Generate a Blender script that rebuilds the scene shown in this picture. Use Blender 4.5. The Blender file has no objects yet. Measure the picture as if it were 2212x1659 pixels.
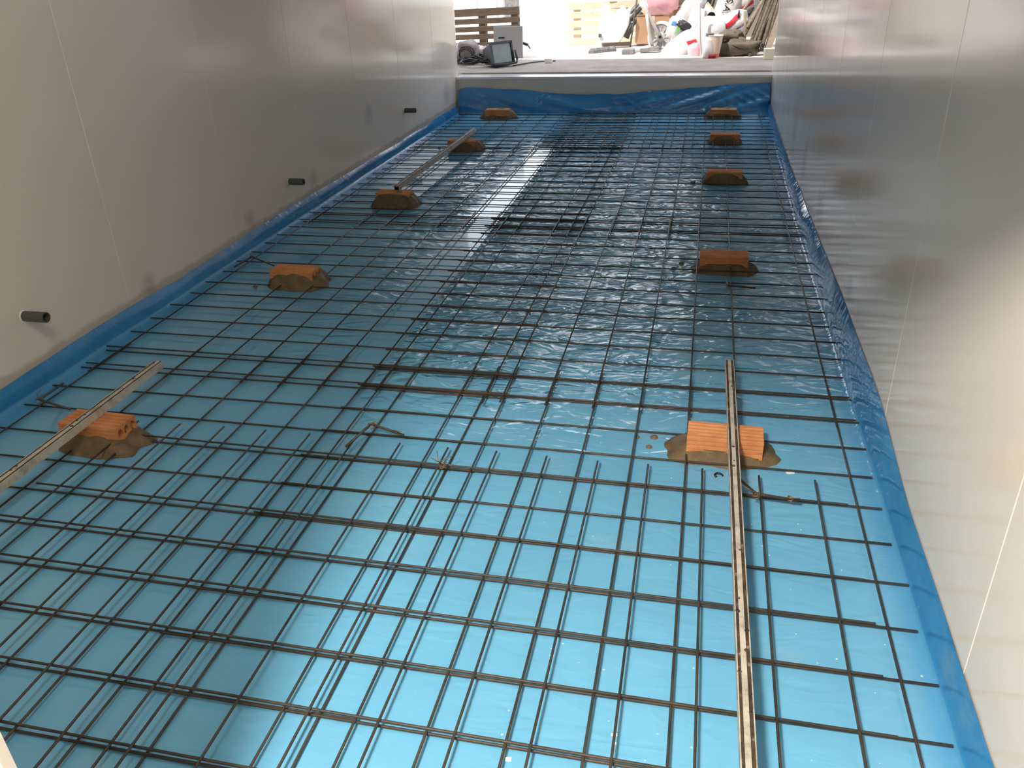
import bpy, bmesh, math, random
from mathutils import Vector, Matrix, noise
random.seed(7)
C = bpy.context.scene.collection
SC = bpy.context.scene

# ------------------------------------------------------------------ camera
W, H, F = 2212.0, 1659.0, 1774.2048
ROT = Matrix(((0.97610443, -0.06956043, 0.20586767),
              (0.21443886, 0.46162573, -0.86076574),
              (-0.03515858, 0.88434328, 0.46551138)))
CAM = Vector((0, 0, 1.78))
cd = bpy.data.cameras.new('camera'); cam = bpy.data.objects.new('camera', cd); C.objects.link(cam)
cd.sensor_width = 36.0; cd.lens = F / W * 36.0; cd.clip_start = 0.05; cd.clip_end = 300
cam.matrix_world = Matrix.Translation(CAM) @ ROT.to_4x4()
SC.camera = cam

def ray(px, py):
    return ROT @ Vector((px - W / 2, -(py - H / 2), -F))
def P(px, py, Y):
    """world point at depth plane y = Y"""
    d = ray(px, py); return CAM + d * (Y / d.y)
def G(px, py, z=0.45):
    """world point on a level plane"""
    d = ray(px, py); return CAM + d * ((z - CAM.z) / d.z)

# ------------------------------------------------------------------ world, sun, lamps, exposure
w = bpy.data.worlds.new('world'); SC.world = w; w.use_nodes = True
bg = w.node_tree.nodes['Background']
nt = w.node_tree; tc = nt.nodes.new('ShaderNodeTexCoord'); sx = nt.nodes.new('ShaderNodeSeparateXYZ'); rp = nt.nodes.new('ShaderNodeValToRGB')
nt.links.new(tc.outputs['Generated'], sx.inputs[0]); nt.links.new(sx.outputs[2], rp.inputs[0])
rp.color_ramp.elements[0].position = 0.0; rp.color_ramp.elements[0].color = (1.25, 1.29, 1.37, 1)
e_ = rp.color_ramp.elements.new(0.13); e_.color = (1.0, 1.03, 1.08, 1)
rp.color_ramp.elements[1].position = 0.75; rp.color_ramp.elements[1].color = (0.12, 0.15, 0.20, 1)
e_ = rp.color_ramp.elements.new(0.27); e_.color = (0.66, 0.69, 0.74, 1)
e_ = rp.color_ramp.elements.new(0.37); e_.color = (0.17, 0.19, 0.23, 1)
nt.links.new(rp.outputs[0], bg.inputs[0]); bg.inputs[1].default_value = 4.8
sd = bpy.data.lights.new('sun', 'SUN'); sd.energy = 6.0; sd.angle = math.radians(0.8); sd.color = (1, 0.95, 0.88)
so = bpy.data.objects.new('sun', sd); C.objects.link(so)
so.rotation_euler = Vector((0.50, 0.43, -0.85)).to_track_quat('-Z', 'Y').to_euler(); so.location = (-6, 0, 9)
def area(name, loc, target, sx, sy, power, col):
    d = bpy.data.lights.new(name, 'AREA'); d.shape = 'RECTANGLE'; d.size = sx; d.size_y = sy; d.energy = power; d.color = col
    o = bpy.data.objects.new(name, d); C.objects.link(o); o.location = loc
    o.rotation_euler = (Vector(target) - Vector(loc)).to_track_quat('-Z', 'Y').to_euler()
    return o
area('doorway_lamp', (-0.72, -0.6, 2.95), (0.35, 1.5, 0.0), 0.36, 0.36, 318, (1.0, 0.89, 0.745))
area('left_wall_fill', (-1.3, 1.05, 2.93), (-3.03, 2.2, 1.3), 0.9, 1.2, 48, (1.0, 0.86, 0.70))  # added warm fill for the left wall, no fixture in view
SC.view_settings.view_transform = 'Standard'; SC.view_settings.look = 'None'
SC.view_settings.exposure = 0.0; SC.view_settings.gamma = 1.0; SC.view_settings.use_curve_mapping = False

# ------------------------------------------------------------------ materials
def lin(c):
    return tuple(((v / 255.0) / 12.92 if v / 255.0 <= 0.04045 else ((v / 255.0 + 0.055) / 1.055) ** 2.4) for v in c) + (1,)
class NT:
    def __init__(s, name):
        s.m = bpy.data.materials.new(name); s.m.use_nodes = True
        s.t = s.m.node_tree; s.b = s.t.nodes['Principled BSDF']
    def n(s, typ, **k):
        o = s.t.nodes.new(typ)
        for a, v in k.items():
            if a.startswith('i_'):
                key = a[2:]; key = int(key) if key.isdigit() else key.replace('_', ' ')
                o.inputs[key].default_value = v
            else: setattr(o, a, v)
        return o
    def l(s, a, b): s.t.links.new(a, b)
    def pos(s, scale=(1, 1, 1), obj=False):
        mp = s.n('ShaderNodeMapping'); mp.inputs['Scale'].default_value = scale
        if obj: s.l(s.n('ShaderNodeTexCoord').outputs['Object'], mp.inputs[0])
        else: s.l(s.n('ShaderNodeNewGeometry').outputs['Position'], mp.inputs[0])
        return mp.outputs[0]
    def noise(s, vec, scale, detail=4, rough=0.55, dist=0.0):
        o = s.n('ShaderNodeTexNoise'); o.inputs['Scale'].default_value = scale; o.inputs['Detail'].default_value = detail
        o.inputs['Roughness'].default_value = rough; o.inputs['Distortion'].default_value = dist
        s.l(vec, o.inputs['Vector']); return o.outputs[0]
    def ramp(s, fac, stops):
        o = s.n('ShaderNodeValToRGB'); e = o.color_ramp.elements
        while len(e) < len(stops): e.new(0.5)
        for i, (p, c) in enumerate(stops): e[i].position = p; e[i].color = c if len(c) == 4 else tuple(c) + (1,)
        s.l(fac, o.inputs[0]); return o.outputs[0]
    def mix(s, fac, a, b, blend='MIX'):
        o = s.n('ShaderNodeMix', data_type='RGBA', blend_type=blend)
        for v, i in ((fac, 0), (a, 6), (b, 7)):
            if hasattr(v, 'links'): s.l(v, o.inputs[i])
            else: o.inputs[i].default_value = v
        return o.outputs[2]
    def math(s, op, a, b=0.0, clamp=False):
        o = s.n('ShaderNodeMath', operation=op, use_clamp=clamp)
        for v, i in ((a, 0), (b, 1)):
            if hasattr(v, 'links'): s.l(v, o.inputs[i])
            else: o.inputs[i].default_value = v
        return o.outputs[0]
    def smooth(s, v, lo, hi):
        o = s.n('ShaderNodeMapRange', interpolation_type='SMOOTHSTEP')
        s.l(v, o.inputs[0]); o.inputs[1].default_value = lo; o.inputs[2].default_value = hi; return o.outputs[0]
    def bump(s, h, strength=0.3, dist=0.01, prev=None):
        o = s.n('ShaderNodeBump'); o.inputs['Strength'].default_value = strength; o.inputs['Distance'].default_value = dist
        s.l(h, o.inputs['Height'])
        if prev is not None: s.l(prev, o.inputs['Normal'])
        s.l(o.outputs[0], s.b.inputs['Normal']); return o.outputs[0]
    def set(s, col=None, rough=None, metal=None, **k):
        for v, key in ((col, 'Base Color'), (rough, 'Roughness'), (metal, 'Metallic')):
            if v is None: continue
            if hasattr(v, 'links'): s.l(v, s.b.inputs[key])
            else: s.b.inputs[key].default_value = v
        for a, v in k.items(): s.b.inputs[a.replace('_', ' ')].default_value = v
        return s

def simple(name, rgb, rough=0.6, metal=0.0, var=0.15, scale=12, bump=0.0):
    t = NT(name); c = lin(rgb); p = t.pos()
    n = t.noise(p, scale)
    dark = tuple(x * (1 - var) for x in c[:3]) + (1,); lite = tuple(min(1, x * (1 + var)) for x in c[:3]) + (1,)
    t.set(t.ramp(n, [(0.3, dark), (0.7, lite)]), rough, metal)
    if bump: t.bump(t.noise(p, scale * 4), bump, 0.01)
    return t.m

def mat_panel():
    t = NT('white_coated_panel'); p = t.pos()
    base = t.ramp(t.noise(p, 0.6, 2), [(0.3, lin((218, 210, 200))), (0.7, lin((226, 218, 208)))])
    sep = t.n('ShaderNodeSeparateXYZ'); t.l(p, sep.inputs[0]); z = sep.outputs[2]
    # splashed mortar dust above the plastic, and a few scuffs
    low = t.math('SUBTRACT', 1.0, t.smooth(t.math('ADD', z, t.math('MULTIPLY', t.noise(p, 9, 5), 0.06)), 0.165, 0.195))
    col = t.mix(t.math('MULTIPLY', low, 0.45), base, lin((140, 130, 108)))
    spots = None
    for (x, y, zz, r) in ((-3.03, 3.86, 0.17, 0.10), (-3.03, 5.05, 0.20, 0.10), (-3.03, 6.1, 0.22, 0.12), (-3.03, 7.4, 0.5, 0.14), (-3.03, 9.9, 0.3, 0.2),
                          (0.727, 7.2, 0.42, 0.22), (0.727, 6.3, 0.36, 0.2), (0.727, 3.9, 0.30, 0.12), (0.727, 5.2, 0.35, 0.2)):
        d = t.n('ShaderNodeVectorMath', operation='DISTANCE'); d.inputs[1].default_value = (x, y, zz); t.l(p, d.inputs[0])
        s = t.math('SUBTRACT', 1.0, t.smooth(t.math('ADD', d.outputs['Value'], t.math('MULTIPLY', t.noise(p, 14, 4), r * 0.9)), r * 0.45, r * 1.5))
        spots = s if spots is None else t.math('MAXIMUM', spots, s)
    col = t.mix(t.math('MULTIPLY', spots, 0.30), col, lin((92, 88, 78)))
    t.set(col, t.ramp(t.noise(p, 3, 3), [(0.3, (0.11,) * 3), (0.7, (0.16,) * 3)]))
    t.bump(t.noise(t.pos((1, 1, 0.15)), 2.2, 2), 0.05, 0.02)
    return t.m

def mat_film(name, wrinkled):
    t = NT(name); p = t.pos()
    sep = t.n('ShaderNodeSeparateXYZ'); t.l(p, sep.inputs[0]); x, y, z = sep.outputs[0], sep.outputs[1], sep.outputs[2]
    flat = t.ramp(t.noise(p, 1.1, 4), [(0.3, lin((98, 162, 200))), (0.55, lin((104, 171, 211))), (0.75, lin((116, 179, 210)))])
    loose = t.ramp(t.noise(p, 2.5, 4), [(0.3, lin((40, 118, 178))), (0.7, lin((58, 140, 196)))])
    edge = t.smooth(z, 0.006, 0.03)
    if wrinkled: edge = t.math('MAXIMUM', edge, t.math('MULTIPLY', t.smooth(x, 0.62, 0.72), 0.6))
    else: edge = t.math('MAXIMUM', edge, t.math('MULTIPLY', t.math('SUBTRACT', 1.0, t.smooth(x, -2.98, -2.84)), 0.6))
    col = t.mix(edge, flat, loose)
    # dusty film and white grit where the gang has walked
    dust = t.smooth(t.noise(p, 3.1, 6, 0.65), 0.56, 0.72)
    col = t.mix(t.math('MULTIPLY', dust, 0.22), col, lin((158, 170, 162)))
    vor = t.n('ShaderNodeTexVoronoi'); vor.inputs['Scale'].default_value = 38; t.l(p, vor.inputs[0])
    rnd = t.n('ShaderNodeSeparateColor'); t.l(vor.outputs['Color'], rnd.inputs[0])
    dot = t.math('MULTIPLY', t.math('LESS_THAN', vor.outputs['Distance'], t.math('MULTIPLY', rnd.outputs[1], 0.13)), t.math('GREATER_THAN', rnd.outputs[0], 0.66))
    area_ = t.math('MULTIPLY', t.smooth(x, -1.0, -0.2), t.smooth(t.noise(p, 2.3, 3), 0.40, 0.6))
    col = t.mix(t.math('MULTIPLY', dot, t.math('MULTIPLY', area_, 0.85)), col, lin((228, 232, 224)))
    t.set(col, 0.10 if wrinkled else 0.08, 0, **{'Specular_IOR_Level': 0.55})
    # creases: across the room, strong in the middle of the room, faint near the door
    amt = t.math('MULTIPLY', t.smooth(y, 2.3, 4.2), 1.0)
    big = t.noise(t.pos((2.2, 5.5, 4)), 1.0, 5, 0.6, 1.6)
    fine = t.noise(t.pos((5, 15, 9)), 1.3, 4, 0.6, 2.2)
    crk = t.n('ShaderNodeTexVoronoi', feature='DISTANCE_TO_EDGE'); crk.inputs['Scale'].default_value = 2.6
    v2 = t.n('ShaderNodeVectorMath', operation='ADD'); t.l(t.pos((1.4, 3.2, 2)), v2.inputs[0])
    nz = t.n('ShaderNodeTexNoise'); nz.inputs['Scale'].default_value = 2.0; t.l(p, nz.inputs['Vector']); t.l(nz.outputs['Color'], v2.inputs[1]); t.l(v2.outputs[0], crk.inputs[0])
    fold = t.noise(t.pos((2.4, 5.2, 3)), 1.0, 2, 0.45, 2.2)
    ridge = lambda q: t.math('MULTIPLY', t.math('ABSOLUTE', t.math('SUBTRACT', q, 0.5)), -2.0)
    if wrinkled:
        mid = t.math('MULTIPLY', t.math('SUBTRACT', 1.0, t.smooth(x, -1.0, 0.45)), t.math('MULTIPLY', t.smooth(y, 2.6, 3.8), t.math('SUBTRACT', 1.0, t.smooth(y, 7.5, 9.5))))
        h = t.math('ADD', t.math('MULTIPLY', ridge(fold), 1.0), t.math('MULTIPLY', ridge(fine), 0.07))
        h = t.math('ADD', h, t.math('MULTIPLY', t.smooth(crk.outputs['Distance'], 0.0, 0.16), 0.28))
        h = t.math('MULTIPLY', h, t.math('ADD', t.math('ADD', t.math('MULTIPLY', amt, 0.33), t.math('MULTIPLY', mid, 0.72)), 0.10))
        h = t.math('MULTIPLY', h, t.math('SUBTRACT', 1.0, t.math('MULTIPLY', edge, 0.6)))
        t.bump(h, 1.0, 0.022)
    else:
        near = t.math('MULTIPLY', t.math('MULTIPLY', t.smooth(x, -2.3, -2.0), t.math('SUBTRACT', 1.0, t.smooth(x, -1.85, -1.6))), amt)
        h = t.math('MULTIPLY', t.math('ADD', t.math('MULTIPLY', big, 1.0), t.math('MULTIPLY', fine, 0.15)), t.math('ADD', t.math('MULTIPLY', near, 0.5), 0.03))
        h = t.math("ADD", h, t.math("MULTIPLY", ridge(fold), t.math("MULTIPLY", near, 1.6)))
        h = t.math('ADD', h, t.math('MULTIPLY', t.math('MULTIPLY', fine, edge), 0.3))
        t.bump(h, 1.0, 0.010)
    return t.m

def mat_rebar():
    t = NT('rusty_steel'); p = t.pos()
    c = t.ramp(t.noise(p, 5, 5, 0.7), [(0.35, lin((52, 50, 47))), (0.6, lin((74, 66, 57))), (0.78, lin((104, 70, 46)))])
    t.set(c, 0.55, 0.35); t.bump(t.noise(p, 160, 2), 0.3, 0.002); return t.m
def mat_brick():
    t = NT('fired_clay'); p = t.pos((1, 1, 1))
    c = t.ramp(t.noise(p, 10, 5), [(0.3, lin((180, 116, 72))), (0.55, lin((198, 136, 88))), (0.8, lin((210, 150, 104)))])
    st = t.smooth(t.noise(t.pos((9, 50, 50)), 1, 3), 0.58, 0.72)
    t.set(t.mix(t.math('MULTIPLY', st, 0.35), c, lin((120, 60, 36))), 0.85); t.bump(t.noise(p, 90, 3), 0.25, 0.004); return t.m
def mat_mortar():
    t = NT('wet_mortar'); p = t.pos()
    t.set(t.ramp(t.noise(p, 18, 6), [(0.3, lin((82, 68, 48))), (0.7, lin((116, 98, 72)))]), 0.7); t.bump(t.noise(p, 70, 5), 0.6, 0.006); return t.m
def mat_rail():
    t = NT('mortar_smeared_aluminium'); p = t.pos((1, 1, 1))
    n = t.noise(p, 16, 6, 0.7); c = t.ramp(n, [(0.3, lin((134, 131, 124))), (0.5, lin((182, 178, 168))), (0.75, lin((204, 200, 190)))])
    t.set(c, 0.6, 0.15); t.bump(t.noise(p, 60, 4), 0.3, 0.003); return t.m
def mat_groove():
    t = NT('dried_mortar_in_groove'); p = t.pos()
    t.set(t.ramp(t.noise(p, 22, 5, 0.7), [(0.36, lin((40, 32, 26))), (0.58, lin((74, 58, 46))), (0.74, lin((160, 150, 132)))]), 0.85); return t.m
def mat_concrete(name, a, b):
    t = NT(name); p = t.pos()
    t.set(t.ramp(t.noise(p, 2.2, 7, 0.6), [(0.3, lin(a)), (0.7, lin(b))]), 0.85); t.bump(t.noise(p, 30, 5), 0.2, 0.01); return t.m
def mat_wood(name, a, b):
    t = NT(name); p = t.pos((3, 3, 14))
    t.set(t.ramp(t.noise(p, 3, 5, 0.6, 0.5), [(0.3, lin(a)), (0.7, lin(b))]), 0.8); t.bump(t.noise(p, 12, 3), 0.3, 0.004); return t.m

M = {
 'panel': mat_panel(), 'film_flat': mat_film('blue_film_flat', False), 'film_wrinkled': mat_film('blue_film_wrinkled', True),
 'rebar': mat_rebar(), 'brick': mat_brick(), 'mortar': mat_mortar(), 'rail': mat_rail(), 'groove': mat_groove(),
 'slab': mat_concrete('slab_concrete', (120, 118, 112), (150, 148, 140)), 'sunlit_yard': mat_concrete('sunlit_toned_yard', (200, 196, 190), (218, 214, 208)), 'yard': mat_concrete('yard_concrete', (140, 132, 127), (170, 162, 155)),  # outer yard far paler than the ledge: sunlight put into its colour
 'ceiling': simple('ceiling_panel', (206, 204, 198), 0.5, var=0.03, scale=1),
 'seal': simple('white_sealant', (236, 232, 224), 0.4, var=0.03), 'metal_white': simple('white_metal_trim', (240, 240, 242), 0.28, 0.55, var=0.03),
 'pvc': simple('grey_pvc', (78, 82, 80), 0.45, var=0.1), 'pvc_dark': simple('dark_bore', (24, 24, 24), 0.7),
 'upstand': mat_concrete('upstand_coat', (196, 194, 186), (210, 208, 200)),
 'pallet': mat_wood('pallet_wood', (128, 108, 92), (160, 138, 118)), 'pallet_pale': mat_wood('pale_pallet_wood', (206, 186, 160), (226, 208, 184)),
 'pole': mat_wood('weathered_pole', (72, 62, 52), (102, 90, 76)), 'pole_light': mat_wood('light_pole', (112, 98, 82), (138, 122, 104)), 'pole_dark': mat_wood('dark_pole', (36, 31, 26), (54, 46, 38)),
 'sack': simple('white_woven_sack', (206, 200, 200), 0.7, var=0.06, scale=6, bump=0.2), 'sack_grey': simple('grey_sack', (150, 140, 142), 0.75, var=0.15, scale=8, bump=0.3),
 'red': simple('red_print', (190, 40, 52), 0.6, var=0.1), 'pink': simple('pink_plastic', (226, 168, 176), 0.5, var=0.12, scale=5), 'blue_print': simple('blue_print', (60, 120, 220), 0.6), 'green': simple('green_print', (120, 196, 110), 0.6),
 'card': simple('cardboard', (184, 146, 114), 0.8, var=0.08, scale=4), 'card_dark': simple('cardboard_dark', (150, 112, 82), 0.8, var=0.08),  # second cardboard is a darker tone, used on the flaps
 'black': simple('black_plastic', (30, 34, 36), 0.45, var=0.2), 'teal_black': simple('dark_housing', (20, 27, 30), 0.4, var=0.15), 'cable': simple('cable_rubber', (34, 36, 38), 0.5, var=0.2),
 'lens': simple('dusty_glass', (120, 132, 130), 0.3, var=0.08), 'greyboard': simple('grey_sheet_metal', (164, 162, 162), 0.5, var=0.06, scale=3),
 'wheel': simple('grey_wheel_plastic', (158, 154, 152), 0.55, var=0.08), 'tyre': simple('grey_tyre', (190, 184, 180), 0.7, var=0.05), 'steel': simple('bare_steel_tube', (186, 180, 172), 0.45, 0.3, 0.1),
 'white': simple('white_sheet', (236, 234, 228), 0.7, var=0.03), 'cream': simple('cream_block', (246, 238, 214), 0.7, var=0.04), 'bucket': simple('bucket_plastic', (212, 190, 170), 0.6, var=0.08), 'orange': simple('orange_plastic', (224, 110, 84), 0.6, var=0.1),
 'tarp': simple('brown_grey_tarp', (92, 81, 68), 0.8, var=0.25, scale=7, bump=0.4), 'darktarp': simple('black_bag', (42, 38, 40), 0.4, var=0.3), 'backwall': mat_concrete('back_wall_render', (126, 116, 104), (142, 132, 120)),
 'ink': simple('black_ink', (38, 30, 34), 0.6), 'clear': simple('cloudy_plastic', (150, 142, 142), 0.35, var=0.25, scale=14, bump=0.5), 'rubble': simple('grey_rubble', (122, 120, 118), 0.9, var=0.3, scale=20, bump=0.4), 'wire': simple('tie_wire_steel', (128, 104, 78), 0.5, 0.4, 0.2),
}

# ------------------------------------------------------------------ mesh helpers
class MB:
    def __init__(s): s.v = []; s.f = []; s.mi = []; s.cur = 0
    def add(s, vs, fs):
        o = len(s.v); s.v += [tuple(v) for v in vs]
        for f in fs: s.f.append(tuple(i + o for i in f)); s.mi.append(s.cur)
    def box(s, c, d, rot=None):
        c = Vector(c); hx, hy, hz = d[0] / 2, d[1] / 2, d[2] / 2
        vs = [Vector((x, y, z)) for x in (-hx, hx) for y in (-hy, hy) for z in (-hz, hz)]
        if rot is not None: vs = [rot @ v for v in vs]
        s.add([v + c for v in vs], [(0, 1, 3, 2), (4, 6, 7, 5), (0, 4, 5, 1), (2, 3, 7, 6), (0, 2, 6, 4), (1, 5, 7, 3)]); return s
    def bar(s, a, b, wx, wy, up=(0, 0, 1)):
        a, b = Vector(a), Vector(b); z = (b - a); L = z.length; z.normalize()
        u = Vector(up)
        if abs(u.dot(z)) > 0.98: u = Vector((0, 1, 0))
        x = u.cross(z).normalized(); y = z.cross(x)
        s.box((a + b) / 2, (wx, wy, L), Matrix((x, y, z)).transposed()); return s
    def tube(s, pts, r, n=8, cap=True):
        pts = [Vector(p) for p in pts]; rings = []; prev = None
        rs = r if isinstance(r, (list, tuple)) else [r] * len(pts)
        vs = []; fs = []
        for i, p in enumerate(pts):
            t = (pts[min(i + 1, len(pts) - 1)] - pts[max(i - 1, 0)]).normalized()
            if prev is None:
                u = Vector((0, 0, 1)) if abs(t.z) < 0.9 else Vector((0, 1, 0)); x = u.cross(t).normalized()
            else: x = (prev - t * prev.dot(t)).normalized()
            prev = x; y = t.cross(x)
            for k in range(n):
                a = 2 * math.pi * k / n; vs.append(p + (x * math.cos(a) + y * math.sin(a)) * rs[i])
        for i in range(len(pts) - 1):
            for k in range(n):
                a = i * n + k; b = i * n + (k + 1) % n; fs.append((a, b, b + n, a + n))
        if cap: fs.append(tuple(range(n - 1, -1, -1))); fs.append(tuple((len(pts) - 1) * n + k for k in range(n)))
        s.add(vs, fs); return s
    def lathe(s, base, axis, prof, n=20):
        """prof: list of (distance along the axis, radius)"""
        base = Vector(base); z = Vector(axis).normalized(); u = Vector((0, 0, 1)) if abs(z.z) < 0.9 else Vector((0, 1, 0))
        x = u.cross(z).normalized(); y = z.cross(x); vs = []; fs = []
        for d, r in prof:
            for k in range(n):
                a = 2 * math.pi * k / n; vs.append(base + z * d + (x * math.cos(a) + y * math.sin(a)) * r)
        for i in range(len(prof) - 1):
            for k in range(n):
                a = i * n + k; b = i * n + (k + 1) % n; fs.append((a, b, b + n, a + n))
        s.add(vs, fs); return s
    def grid(s, nu, nv, fn):
        s.add([fn(i, j) for j in range(nv) for i in range(nu)], [(j * nu + i, j * nu + i + 1, (j + 1) * nu + i + 1, (j + 1) * nu + i) for j in range(nv - 1) for i in range(nu - 1)]); return s
    def build(s, name, mats, parent=None, smooth=False, origin=None):
        me = bpy.data.meshes.new(name)
        o3 = Vector(origin) if origin is not None else Vector((0, 0, 0))
        me.from_pydata([Vector(v) - o3 for v in s.v], [], s.f)
        for m in (mats if isinstance(mats, (list, tuple)) else [mats]): me.materials.append(m)
        for p, i in zip(me.polygons, s.mi): p.material_index = i; p.use_smooth = smooth
        bm = bmesh.new(); bm.from_mesh(me); bmesh.ops.recalc_face_normals(bm, faces=bm.faces); bm.to_mesh(me); bm.free()
        o = bpy.data.objects.new(name, me); C.objects.link(o)
        if parent is not None: o.parent = parent; o3 = o3 - parent_loc(parent)
        o.location = o3
        return o
def parent_loc(p):
    v = Vector(p.location)
    while p.parent: p = p.parent; v += Vector(p.location)
    return v
def tag(o, label=None, cat=None, group=None, kind=None):
    for k, v in (('label', label), ('category', cat), ('group', group), ('kind', kind)):
        if v: o[k] = v
    return o
def thing(name, loc, label, cat, group=None):
    o = bpy.data.objects.new(name, None); C.objects.link(o); o.location = loc; o.empty_display_size = 0.1
    return tag(o, label, cat, group)
def bevel(o, wdt, seg=2):
    m = o.modifiers.new('bevel', 'BEVEL'); m.width = wdt; m.segments = seg; m.limit_method = 'ANGLE'; return o
def nz(x, y, z=0.0): return noise.noise(Vector((x, y, z)))
def interp(tab, x):
    if x <= tab[0][0]: return tab[0][1]
    for (a, va), (b, vb) in zip(tab, tab[1:]):
        if x <= b:
            t = (x - a) / (b - a); t = t * t * (3 - 2 * t); return va + (vb - va) * t
    return tab[-1][1]

# ------------------------------------------------------------------ the room
XL, XR, YE, ZC = -3.03, 0.727, 10.33, 3.0
def struct(o): o['kind'] = 'structure'; return o
struct(MB().box((-1.15, 3.7, -0.11), (4.6, 13.4, 0.2)).build('floor', M['slab']))
struct(MB().box((-1.15, 3.7, ZC + 0.08), (4.6, 13.4, 0.16)).build('ceiling', M['ceiling']))
def wall(name, x, side, seams, y0, y1):
    root = bpy.data.objects.new(name, None); C.objects.link(root); root['kind'] = 'structure'; root.location = (x, 0, 0)
    MB().box((x + side * 0.0515, (y0 + y1) / 2, ZC / 2 - 0.05), (0.10, y1 - y0, ZC + 0.1)).build('wall_core', M['seal'], root)
    e = [y0] + seams + [y1]
    for a, b in zip(e, e[1:]):
        o = MB().box((x + side * 0.006, (a + b) / 2, ZC / 2 - 0.05), (0.012, b - a - 0.0022, ZC + 0.1)).build('panel', M['panel'], root)
        bevel(o, 0.0015, 1)
    return root
wall('wall_left', XL, -1, [0.19, 1.35, 2.51, 3.67, 4.83, 5.99, 7.15, 8.31, 9.47], -3.0, 10.42)
wall('wall_right', XR, 1, [-1.83, -0.66, 0.50, 1.67, 2.845, 4.02, 5.18, 6.35, 7.51, 8.68, 9.84], -3.0, 10.42)
# near wall with the doorway the photograph is taken through: jamb, lintel
wf = bpy.data.objects.new('wall_front', None); C.objects.link(wf); wf['kind'] = 'structure'; wf.location = (-1.9, 0.54, 0)
MB().box(((XL - 0.915) / 2, 0.611, 1.5), (abs(XL + 0.915), 0.018, 3.0)).build('panel', M['panel'], wf)
MB().box(((XR - 0.915) / 2, 0.611, 2.53), (XR + 0.915, 0.018, 0.94)).build('panel', M['panel'], wf)
struct(MB().box((-1.15, -3.06, 1.5), (4.0, 0.12, 3.2)).build('wall_back', M['panel']))
# end upstand and its metal edge
struct(MB().box(((XL + XR) / 2, YE + 0.05, 0.20), (XR - XL, 0.10, 0.444)).build('wall_end', M['upstand']))
t1 = MB(); t1.box(((XL + XR) / 2, YE - 0.003, 0.420), (XR - XL, 0.004, 0.024)); t1.box(((XL + XR) / 2, YE + 0.13, 0.428), (XR - XL, 0.26, 0.008))
struct(t1.build('trim_1', M['metal_white']))
# corner strips at the far ends of both walls
struct(MB().box((XL - 0.049, 10.43, 1.5), (0.10, 0.02, 3.0)).build('trim_2', M['metal_white']))
struct(MB().box((XR + 0.049, 10.43, 1.5), (0.10, 0.02, 3.0)).build('trim_3', M['metal_white']))

# yard level outside, toned by shade and sun, the back wall, added unseen sun blockers
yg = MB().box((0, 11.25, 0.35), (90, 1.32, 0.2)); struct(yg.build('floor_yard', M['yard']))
struct(MB().box((0, 41.26, 0.349), (90, 58.7, 0.2)).build('floor_yard_outer', M['sunlit_yard']))  # ground past the shade edge coloured pale to look sunlit
struct(MB().box((3.1, 14.7, 3.0), (6.6, 0.2, 5.6)).build('wall_yard', M['backwall']))
struct(MB().box((-7.2, 10.37, 2.6), (5.9, 0.1, 5.4)).build('wall_shade_caster', M['backwall']))  # unseen tall block added to keep the sun off the brown pallet
struct(MB().box((-3.68, 10.37, 1.6), (1.12, 0.1, 3.4)).build('wall_outer_low', M['backwall']))
struct(MB().box((4.3, 10.37, 1.6), (7.0, 0.1, 3.4)).build('wall_outer_east', M['backwall']))
struct(MB().box((2.9, 13.85, 3.7), (7.4, 1.9, 0.12)).build('roof_shade_caster', M['backwall']))  # unseen canopy added to keep the sun off the back wall
struct(MB().box((-1.15, 10.30, 3.22), (8.0, 0.24, 0.16)).build('roof_edge', M['metal_white']))

# ------------------------------------------------------------------ plastic membrane
LH = [(0, .10), (2.7, .105), (3.2, .115), (4.5, .11), (5.6, .122), (7, .105), (10.3, .10)]
RH = [(0, .14), (1.4, .149), (2.3, .168), (2.98, .232), (4.03, .222), (5.0, .19), (5.9, .163), (7.57, .118), (9.7, .118), (10.3, .15)]
EH = [(-3.03, .26), (-2.97, .30), (-2.88, .317), (-2.36, .293), (-1.61, .232), (-1.4, .228), (-1.2, .236), (-1.05, .228), (-.56, .27), (-.03, .304), (.38, .343), (.72, .351)]
ys = [0.64 + i * 0.0822 for i in range(118)]
def left_film(i, j):
    y = ys[j]; h = interp(LH, y) + 0.012 * nz(y * 1.3, 3) + 0.005 * nz(y * 5, 8)
    prof = [(XL + 0.003, h), (XL + 0.006 + 0.006 * (1 + nz(y * 2.4, 1)), h * 0.86), (XL + 0.014 + 0.012 * (1 + nz(y * 1.7, 5)), h * 0.6), (XL + 0.02 + 0.008 * (1 + nz(y * 2.2, 7)), h * 0.34), (XL + 0.03, 0.016), (XL + 0.045, 0.003), (XL + 0.075, 0.0)]
    if i < len(prof): return (prof[i][0], y, prof[i][1])
    t = (i - len(prof) + 1) / 16.0; x = XL + 0.075 + t * (1.63 - 0.075); return (x, y, 0.0 + 0.0012 * nz(x * 3, y * 2) )
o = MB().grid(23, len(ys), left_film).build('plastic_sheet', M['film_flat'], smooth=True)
tag(o, 'smooth blue plastic sheet along the wall with pipe stubs', 'plastic sheet')
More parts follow.
